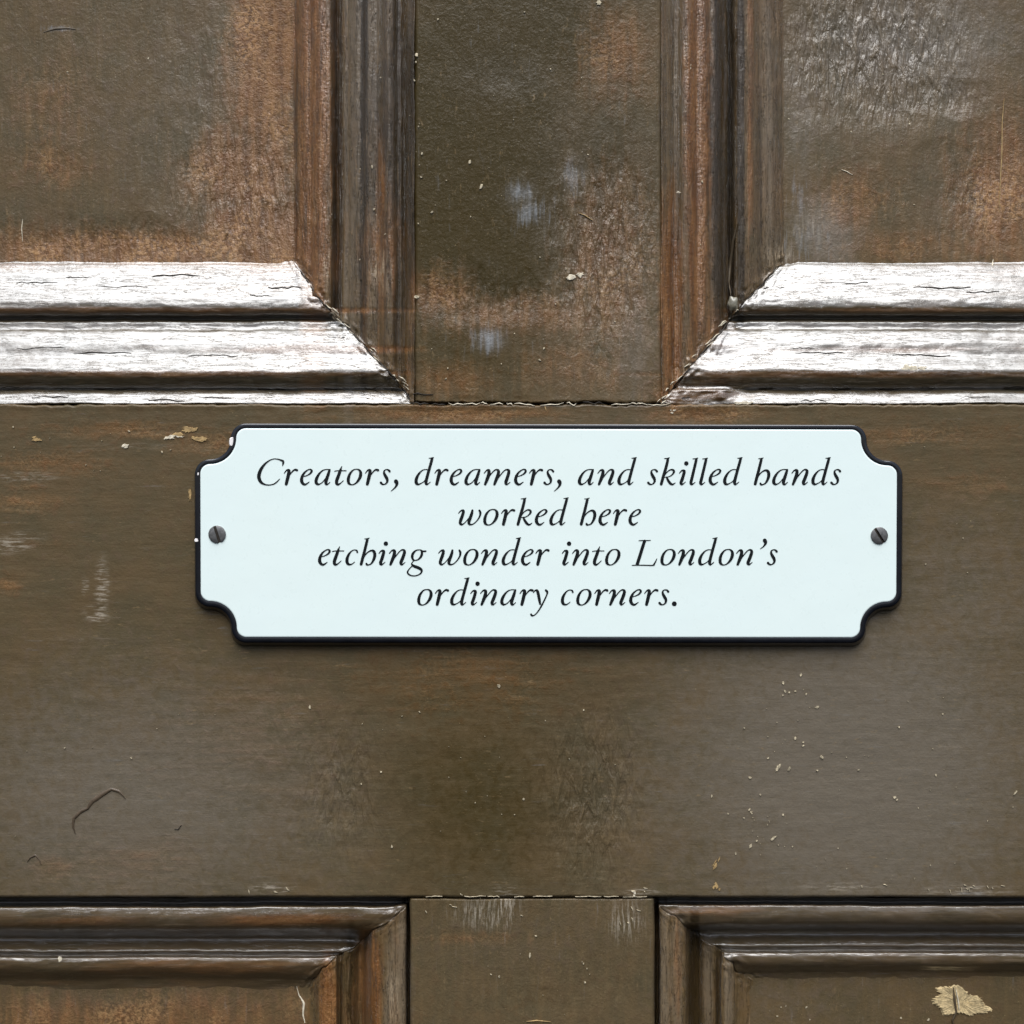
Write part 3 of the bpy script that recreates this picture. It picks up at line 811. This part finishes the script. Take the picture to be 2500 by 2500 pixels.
# --- lettering, drawn as broad-pen strokes: (x, y up from the base line, pen width)
G = {
 'r': [[(0,29.5,2),(6,36.5,3.6),(11.5,35.5,7.4),(9.8,24,8.4),(7.5,14,8.2),(4.8,3,7.4)], [(9,18,2),(14,26,2.6),(20,34,3.2),(26,38,4.6),(31,36.8,6)]],
 'e': [[(9,21.5,2),(17,24,2.6),(25,29,4.2),(28.5,35,5.4),(25.5,38.6,3.6),(19.5,37.6,2.8),(11,31,4.6),(5.2,21,7),(3.9,11,8.2),(7.5,4,6.6),(13.5,2.2,4.6),(22.5,8,1.8)]],
 'a': [[(36,38.4,2.6),(28,38.6,2.2),(20,36,3),(12,28.5,5),(6,18,7.2),(4,8,8),(7.5,2.8,5.6),(13,3.2,3),(20,8,2.3),(29,19.5,2.2)],
       [(37.8,38.3,3.4),(36,34,6),(33.5,26,7.2),(29.8,15,8),(27.8,7,7.8),(29.5,2.6,5.8),(33,3,3),(38,7.5,1.7)]],
 't': [[(18.3,46.5,1.4),(15.8,40,4.4),(13.6,34,7.2),(9.8,23,7.8),(5.8,12,8.2),(5.6,4.6,7.2),(9.5,2,5),(15,5,2.8),(22,11.5,1.7)], [(0.5,34.2,2),(8,35.6,2.2),(28.5,35.6,2.4)]],
 'o': [[(23,39.2,2.4),(15,36.4,3.6),(7.5,27,6),(4,15,7.6),(5.2,5.5,6.6),(11.5,1.4,3),(19,3,3),(27,10,5.6),(33,21,7.6),(34,31,7.2),(30,37.6,4.2),(23,39.2,2.4)]],
 's': [[(24.2,34,5.6),(20.8,37.6,4),(15.4,38.2,2.6),(11,35,3.6),(11,29,6),(14.5,22,7.4),(18.2,15,7),(17.8,7.4,4.8),(12,2.4,2.8),(6.6,2.8,4.4),(3,6.2,6)]],
 ',': [[(13.6,9.6,9.8),(15.4,6.5,9),(15.4,1,6.2),(11,-6,3.8),(1.5,-14.5,1.4)]],
 'C': [[(62.6,47.5,1.6),(64.2,53,4.4),(64,58.6,5.6),(58,61.6,4),(50,64,2.6),(41,64.2,2.3),(30,60,3),(18,50,5.4),(8.8,36,8),(5,21,9),(9.5,8.6,7.2),(19,2.2,4),(30,.8,2.6),(41,2.8,3),(49,8.4,3),(56,15.6,1.6)]],
 'd': [[(33,38,2.2),(25,38.4,2.2),(17,34.6,3.2),(9,25,5.8),(4.5,14,7.8),(5,5.4,7.6),(9.5,2.4,4.6),(16,4.6,2.4),(24,10,2.2),(31,20,2)],
       [(43.4,65.5,6),(42,60,6.8),(37,42,7),(31,20,7.4),(28.3,8,7.8),(29.6,2.8,5.8),(33,3.2,3),(39,8.2,1.6)], [(35.5,66.2,1.6),(42,66.6,2.4),(47,68,2)]],
 'm': [[(0.5,29.5,2),(7,36.5,3.6),(12.3,35.5,7),(11.5,26,8.4),(7.5,14,8),(3,2.6,6)], [(6,10,2.6),(14,23,2.8),(23,34,2.8),(30,38.3,3.4),(35.5,35,6.8),(34.5,26,8.2),(30,14,8),(25.6,2.6,6)],
       [(29,10,2.6),(38,22,2.8),(48,34,2.8),(55,38.3,3.4),(60.5,36,6.4),(60.2,29,7.6),(56.5,17,8),(53.4,7.4,7.8),(54.8,2.8,5.6),(58,3,3),(64,7.4,1.6)]],
 'n': [[(0.5,29.5,2),(7,36.5,3.6),(13,35.5,7),(12,25,8.4),(8,14,8),(3.4,2.6,6)],
       [(7,10,2.6),(15,21,2.8),(25,33.5,2.8),(32,38.3,3.4),(37.3,36,6.2),(37,29.5,7.6),(33,18,8),(28.8,7.4,7.8),(30,2.8,5.6),(33.5,3.2,3),(39,8,1.6)]],
 'k': [[(20.4,64.5,6),(19.4,59,6.8),(15.5,43,7.2),(9,21,7.4),(4,3,7)], [(11.5,65.2,1.6),(18,65.6,2.4),(24,67.2,2)],
       [(12.5,24,2),(19,33,2.6),(27,38,3.2),(33.5,37,5),(35,32,5),(29,24.5,3),(21,20.5,2.2),(13.5,19.5,1.8)], [(17,20,3.2),(20,13.5,5.8),(25.5,5.4,6.4),(31.5,2,4.4),(38.5,6,1.7)]],
 'i': [[(0.5,29.5,2),(6.5,35.8,3.6),(12.2,34.6,6.8),(11,27,7.6),(7.4,15,7.8),(4.4,6.6,7.6),(6,2.6,5.6),(9.6,3.4,3),(15.6,8.4,1.6)], [(17.3,53.4,10.6),(17.5,53.4,10.6)]],
 'l': [[(17.4,63.6,6),(16,57,6.8),(11,36,7),(6,15,7.4),(3.9,6.4,7.4),(5.6,2.6,5.4),(9,3.2,3),(14.5,7.6,1.6)], [(8.6,64.6,1.6),(15.4,65,2.4),(21,66.6,2)]],
 'h': [[(19,64,6),(17.6,58,6.8),(11.5,33,7.2),(7,16,7.4),(3.8,3.4,7.2)], [(12,65,1.6),(18,65.4,2.4),(23.6,67,2)],
       [(7.5,13,2.4),(12,23,2.8),(19,31.5,3),(28,36.4,4.2),(34.6,34.4,6.8),(37,26,7.8),(34.5,15,6.6),(28.5,5,4),(22,1.6,3),(18,1.8,4.6),(16.6,4.2,5)]],
 'w': [[(0,30,2),(6,36,3.4),(12,35.6,6.4),(9.8,25,7.6),(5.4,13,7.8),(4.2,5.6,6.8),(8,2.4,4.4),(14.5,6,2.4),(24,17,2.2),(31,28,2.4)],
       [(34,37,5),(32,28,7.2),(27,14,7.8),(25.2,5.8,6.8),(29.5,2.2,4.2),(37,4.4,2.6),(46,13,3),(52,23,4.4),(53.4,31.5,5.6),(51,36.6,5)]],
 'c': [[(29.4,32.6,4.6),(27.6,36.8,3.6),(21,37.8,2.4),(14,34,3.4),(7.5,25,6),(4,14,7.8),(5.6,5.4,7),(11,2.2,4.4),(17,4,2.6),(23,8.6,1.7)]],
 'g': [[(32,38.2,2.4),(24,36.6,3.4),(17,29.5,6),(15,21,6.6),(17.5,14.2,4.4),(23,12.6,2.6),(30,15,3.6),(36.5,22,5.8),(38.8,30,6),(37,36.6,3.8),(32,38.2,2.4)],
       [(36,37.2,3),(42,34.8,3.6),(48,35,4)], [(20,12.6,2.2),(15,7.2,2.6),(14.2,2.4,4.4),(20,-1.8,6.6),(30,-5.6,7.4),(37.4,-10.6,6.2),(37,-17.4,4),(29,-23.4,3),(18,-25.4,2.8),(8,-22.6,3.8),(3.6,-16.6,4.2),(7,-9.4,2.6),(14,-2,2.4)]],
 'y': [[(8,31.5,2),(13,36.8,3.4),(17.6,36,6.4),(20.4,27,7.2),(22.6,15,7),(24.6,4,5)], [(38.6,37.2,5.2),(42.2,33,5.2),(40.4,25,3.6),(34,11,3.8),(26.6,-3,4),(17.5,-17,3),(9.5,-24,2.8),(4.4,-24.2,4.6),(2.6,-21.6,5)]],
 'L': [[(30.5,59.5,7.2),(26,46,7.8),(18.5,22,8),(12.6,3.4,7.8)], [(16.5,60.6,1.8),(24,61,2.2),(36,61,2.2),(45,61.4,1.8)], [(0,.3,1.9),(10,.8,2.4),(30,.6,2.6),(50,.3,2.8),(54.5,1.6,3)], [(60.5,16.6,1.6),(57.4,9.6,3.2),(52.6,1.6,4)]],
 "'": [[(12.6,61,9.6),(14.4,57.4,8.4),(14,52.6,5.6),(9.6,46.4,3.4),(1.5,40.4,1.3)]],
 '.': [[(0,4.4,11.6),(.2,4.4,11.6)]],
}
LINES = [
 (1184.6, 'C627 r694 e732.5 a767.7 t816.4 o846.4 r892 s927 ,953 d1011.7 r1061.4 e1097.7 a1133.5 m1181.5 e1255 r1292.3 s1326.4 ,1351.3 a1410.5 n1459 d1506.8 s1579.6 k1610.3 i1658.2 l1682.7 l1706.5 e1730 d1765 h1839.9 a1884.8 n1932.6 d1980.4 s2026.8'),
 (1282.8, 'w1119.4 o1179.5 r1224.2 k1260.5 e1305.7 d1340.7 h1415.2 e1461 r1497.3 e1534.3'),
 (1380.4, "e776.5 t811 c843 h878 i924.6 n950 g991.4 w1070.6 o1130.5 n1174.6 d1224.3 e1271.8 r1308 i1372 n1397 t1446 o1477 L1543.2 o1612 n1655.3 d1704 o1754 n1797.5 '1854.4 s1872"),
 (1478.2, 'o1018.3 r1062.6 d1098.6 i1148.5 n1172.5 a1221 r1269.3 y1294 c1369 o1406.5 r1451.6 n1486.8 e1536 r1573.7 s1607.2 .1646'),
]

def glyph_mesh(ch):
    st = G[ch]
    xs, ys, rs = [], [], []
    for s in st:
        p = np.array(s, float)
        n = len(p)
        tt = np.linspace(0, n - 1, (n - 1) * 26 + 1)
        if n > 2:
            closed = abs(p[0, 0] - p[-1, 0]) < .01 and abs(p[0, 1] - p[-1, 1]) < .01
            m = np.gradient(p, axis=0)
            if closed: m[0] = m[-1] = (p[1] - p[-2]) / 2
            i = np.clip(tt.astype(int), 0, n - 2); f = (tt - i)[:, None]
            q = (2 * f ** 3 - 3 * f ** 2 + 1) * p[i] + (f ** 3 - 2 * f ** 2 + f) * m[i] + (-2 * f ** 3 + 3 * f ** 2) * p[i + 1] + (f ** 3 - f ** 2) * m[i + 1]
        else:
            q = p[0] + (p[1] - p[0]) * (tt / (n - 1))[:, None]
        xs.append(q[:, 0]); ys.append(q[:, 1]); rs.append(np.maximum(q[:, 2], 1.3) / 2)
    xs = np.concatenate(xs); ys = np.concatenate(ys); rs = np.concatenate(rs)
    h = .6
    x0, x1, y0, y1 = xs.min() - 8, xs.max() + 8, ys.min() - 8, ys.max() + 8
    gx = np.arange(x0, x1, h); gy = np.arange(y0, y1, h)
    Fd = np.full((len(gx), len(gy)), 99.0)
    for x, y, r in zip(xs, ys, rs):
        a0 = max(0, int((x - r - 3 - x0) / h)); a1 = int((x + r + 3 - x0) / h) + 2
        b0 = max(0, int((y - r - 3 - y0) / h)); b1 = int((y + r + 3 - y0) / h) + 2
        sx = gx[a0:a1][:, None] - x; sy = gy[b0:b1][None, :] - y
        Fd[a0:a1, b0:b1] = np.minimum(Fd[a0:a1, b0:b1], np.sqrt(sx * sx + sy * sy) - r)
    # outline by marching squares
    ins = Fd < 0
    cell = ins[:-1, :-1].astype(int) + 2 * ins[1:, :-1] + 4 * ins[1:, 1:] + 8 * ins[:-1, 1:]
    nxt = {}
    pos = {}
    def ep(i, j, e):
        if e == 0: a, b = (i, j), (i + 1, j)
        elif e == 1: a, b = (i + 1, j), (i + 1, j + 1)
        elif e == 2: a, b = (i, j + 1), (i + 1, j + 1)
        else: a, b = (i, j), (i, j + 1)
        key = (a, b)
        if key not in pos:
            fa, fb = Fd[a], Fd[b]; fb = min(fb, h * 1.5); fa = min(fa, h * 1.5)
            t = fa / (fa - fb) if fa != fb else .5
            pos[key] = (gx[a[0]] + (gx[b[0]] - gx[a[0]]) * t, gy[a[1]] + (gy[b[1]] - gy[a[1]]) * t)
        return key
    T = {1: [(0, 3)], 2: [(1, 0)], 3: [(1, 3)], 4: [(2, 1)], 5: [(0, 3), (2, 1)], 6: [(2, 0)], 7: [(2, 3)], 8: [(3, 2)], 9: [(0, 2)],
         10: [(1, 0), (3, 2)], 11: [(1, 2)], 12: [(3, 1)], 13: [(0, 1)], 14: [(3, 0)]}
    for i, j in zip(*np.where((cell > 0) & (cell < 15))):
        for a, b in T[int(cell[i, j])]:
            nxt[ep(i, j, a)] = ep(i, j, b)
    loops = []
    while nxt:
        k0 = next(iter(nxt)); k = k0; lp = []
        while k in nxt:
            lp.append(pos[k]); k = nxt.pop(k)
        if len(lp) > 8: loops.append(lp[::2])
    cu = bpy.data.curves.new('letter', 'CURVE'); cu.dimensions = '2D'; cu.fill_mode = 'FRONT'
    cu.extrude = 0.0
    for lp in loops:
        sp_ = cu.splines.new('POLY'); sp_.points.add(len(lp) - 1)
        for q, (x, y) in enumerate(lp): sp_.points[q].co = (x, y, 0, 1)
        sp_.use_cyclic_u = True
    tmp = bpy.data.objects.new('tmp', cu)
    COL.objects.link(tmp)
    dg = bpy.context.evaluated_depsgraph_get()
    me = bpy.data.meshes.new_from_object(tmp.evaluated_get(dg))
    bpy.data.objects.remove(tmp)
    me.name = 'letter'
    k = (D - 27) / D
    bm = bmesh.new(); bm.from_mesh(me)
    r = bmesh.ops.extrude_face_region(bm, geom=bm.faces[:])
    for v in [g for g in r['geom'] if isinstance(g, bmesh.types.BMVert)]: v.co.z += .5
    for v in bm.verts: v.co = Vector((v.co.x * S * k, -v.co.z * S, v.co.y * S * k))
    bmesh.ops.recalc_face_normals(bm, faces=bm.faces)
    bm.to_mesh(me); bm.free()
    me.materials.clear(); me.materials.append(M_INK)
    return me

GM = {c: glyph_mesh(c) for c in G}
for base, items in LINES:
    for it in items.split(' '):
        ch, x = it[0], float(it[1:])
        o = bpy.data.objects.new('letter', GM[ch])
        COL.objects.link(o)
        o.location = W(x, base, 26.6)
        o.parent = face
        o.matrix_parent_inverse = face.matrix_world.inverted()

# --- slotted screws
def screw(cx, cy, r, ang, label):
    V, F = [], []
    hw = 3.4
    vs = list(np.linspace(-r, -hw, 12)) + ['a', 'b'] + list(np.linspace(hw, r, 12))
    rows = []
    z0 = 26.4
    def zt(u, v): return z0 + 2 + 3.4 * (1 - (u * u + v * v) / (r * r)) ** .6 if u * u + v * v < r * r else z0 + 2
    rr = []
    for v in vs:
        deep = False
        if v == 'a': v = -hw + .2; deep = True
        if v == 'b': v = hw - .2; deep = True
        half = math.sqrt(max(r * r - v * v, .01))
        row = []
        for q in np.linspace(-1, 1, 22):
            qq = math.sin(q * math.pi / 2)
            u = half * qq
            z = zt(u, v) if not deep else z0 + .3
            row.append((u, v, z))
        row = [(row[0][0], v, z0 - 1)] + row + [(row[-1][0], v, z0 - 1)]
        rr.append(row)
    k = len(rr[0])
    ca, sa = math.cos(ang), math.sin(ang)
    for row in rr:
        for u, v, z in row:
            V.append(W(cx + u * ca - v * sa, cy + u * sa + v * ca, z))
    for i in range(len(rr) - 1):
        for j in range(k - 1):
            F.append((i * k + j, i * k + j + 1, (i + 1) * k + j + 1, (i + 1) * k + j))
    o = mesh_obj('screw', V, F, M_STEEL, None, True)
    o.data.materials.append(M_DARKCR)  # slot floor coloured dark for the shade of a deeper slot
    for p in o.data.polygons:
        zz = sum(-V[i][1] for i in p.vertices) / 4 / S
        if z0 - .5 < zz < z0 + .6 and len(set(i // k for i in p.vertices)) == 2 and min(i // k for i in p.vertices) == 12: p.material_index = 1
    bm = bmesh.new(); bm.from_mesh(o.data)
    bmesh.ops.recalc_face_normals(bm, faces=bm.faces)
    if sum(f.normal.y * f.calc_area() for f in bm.faces) > 0: bmesh.ops.reverse_faces(bm, faces=bm.faces)
    for e in bm.edges:
        if len(e.link_faces) == 2 and e.calc_face_angle(0) > .6: e.smooth = False
    bm.to_mesh(o.data); bm.free()
    o['label'] = label
    return pchild(o)
screw(530, 1304.5, 21.5, R(72), 'slotted steel screw at the left end')
screw(2147, 1307.5, 21, R(58), 'slotted steel screw at the right end')
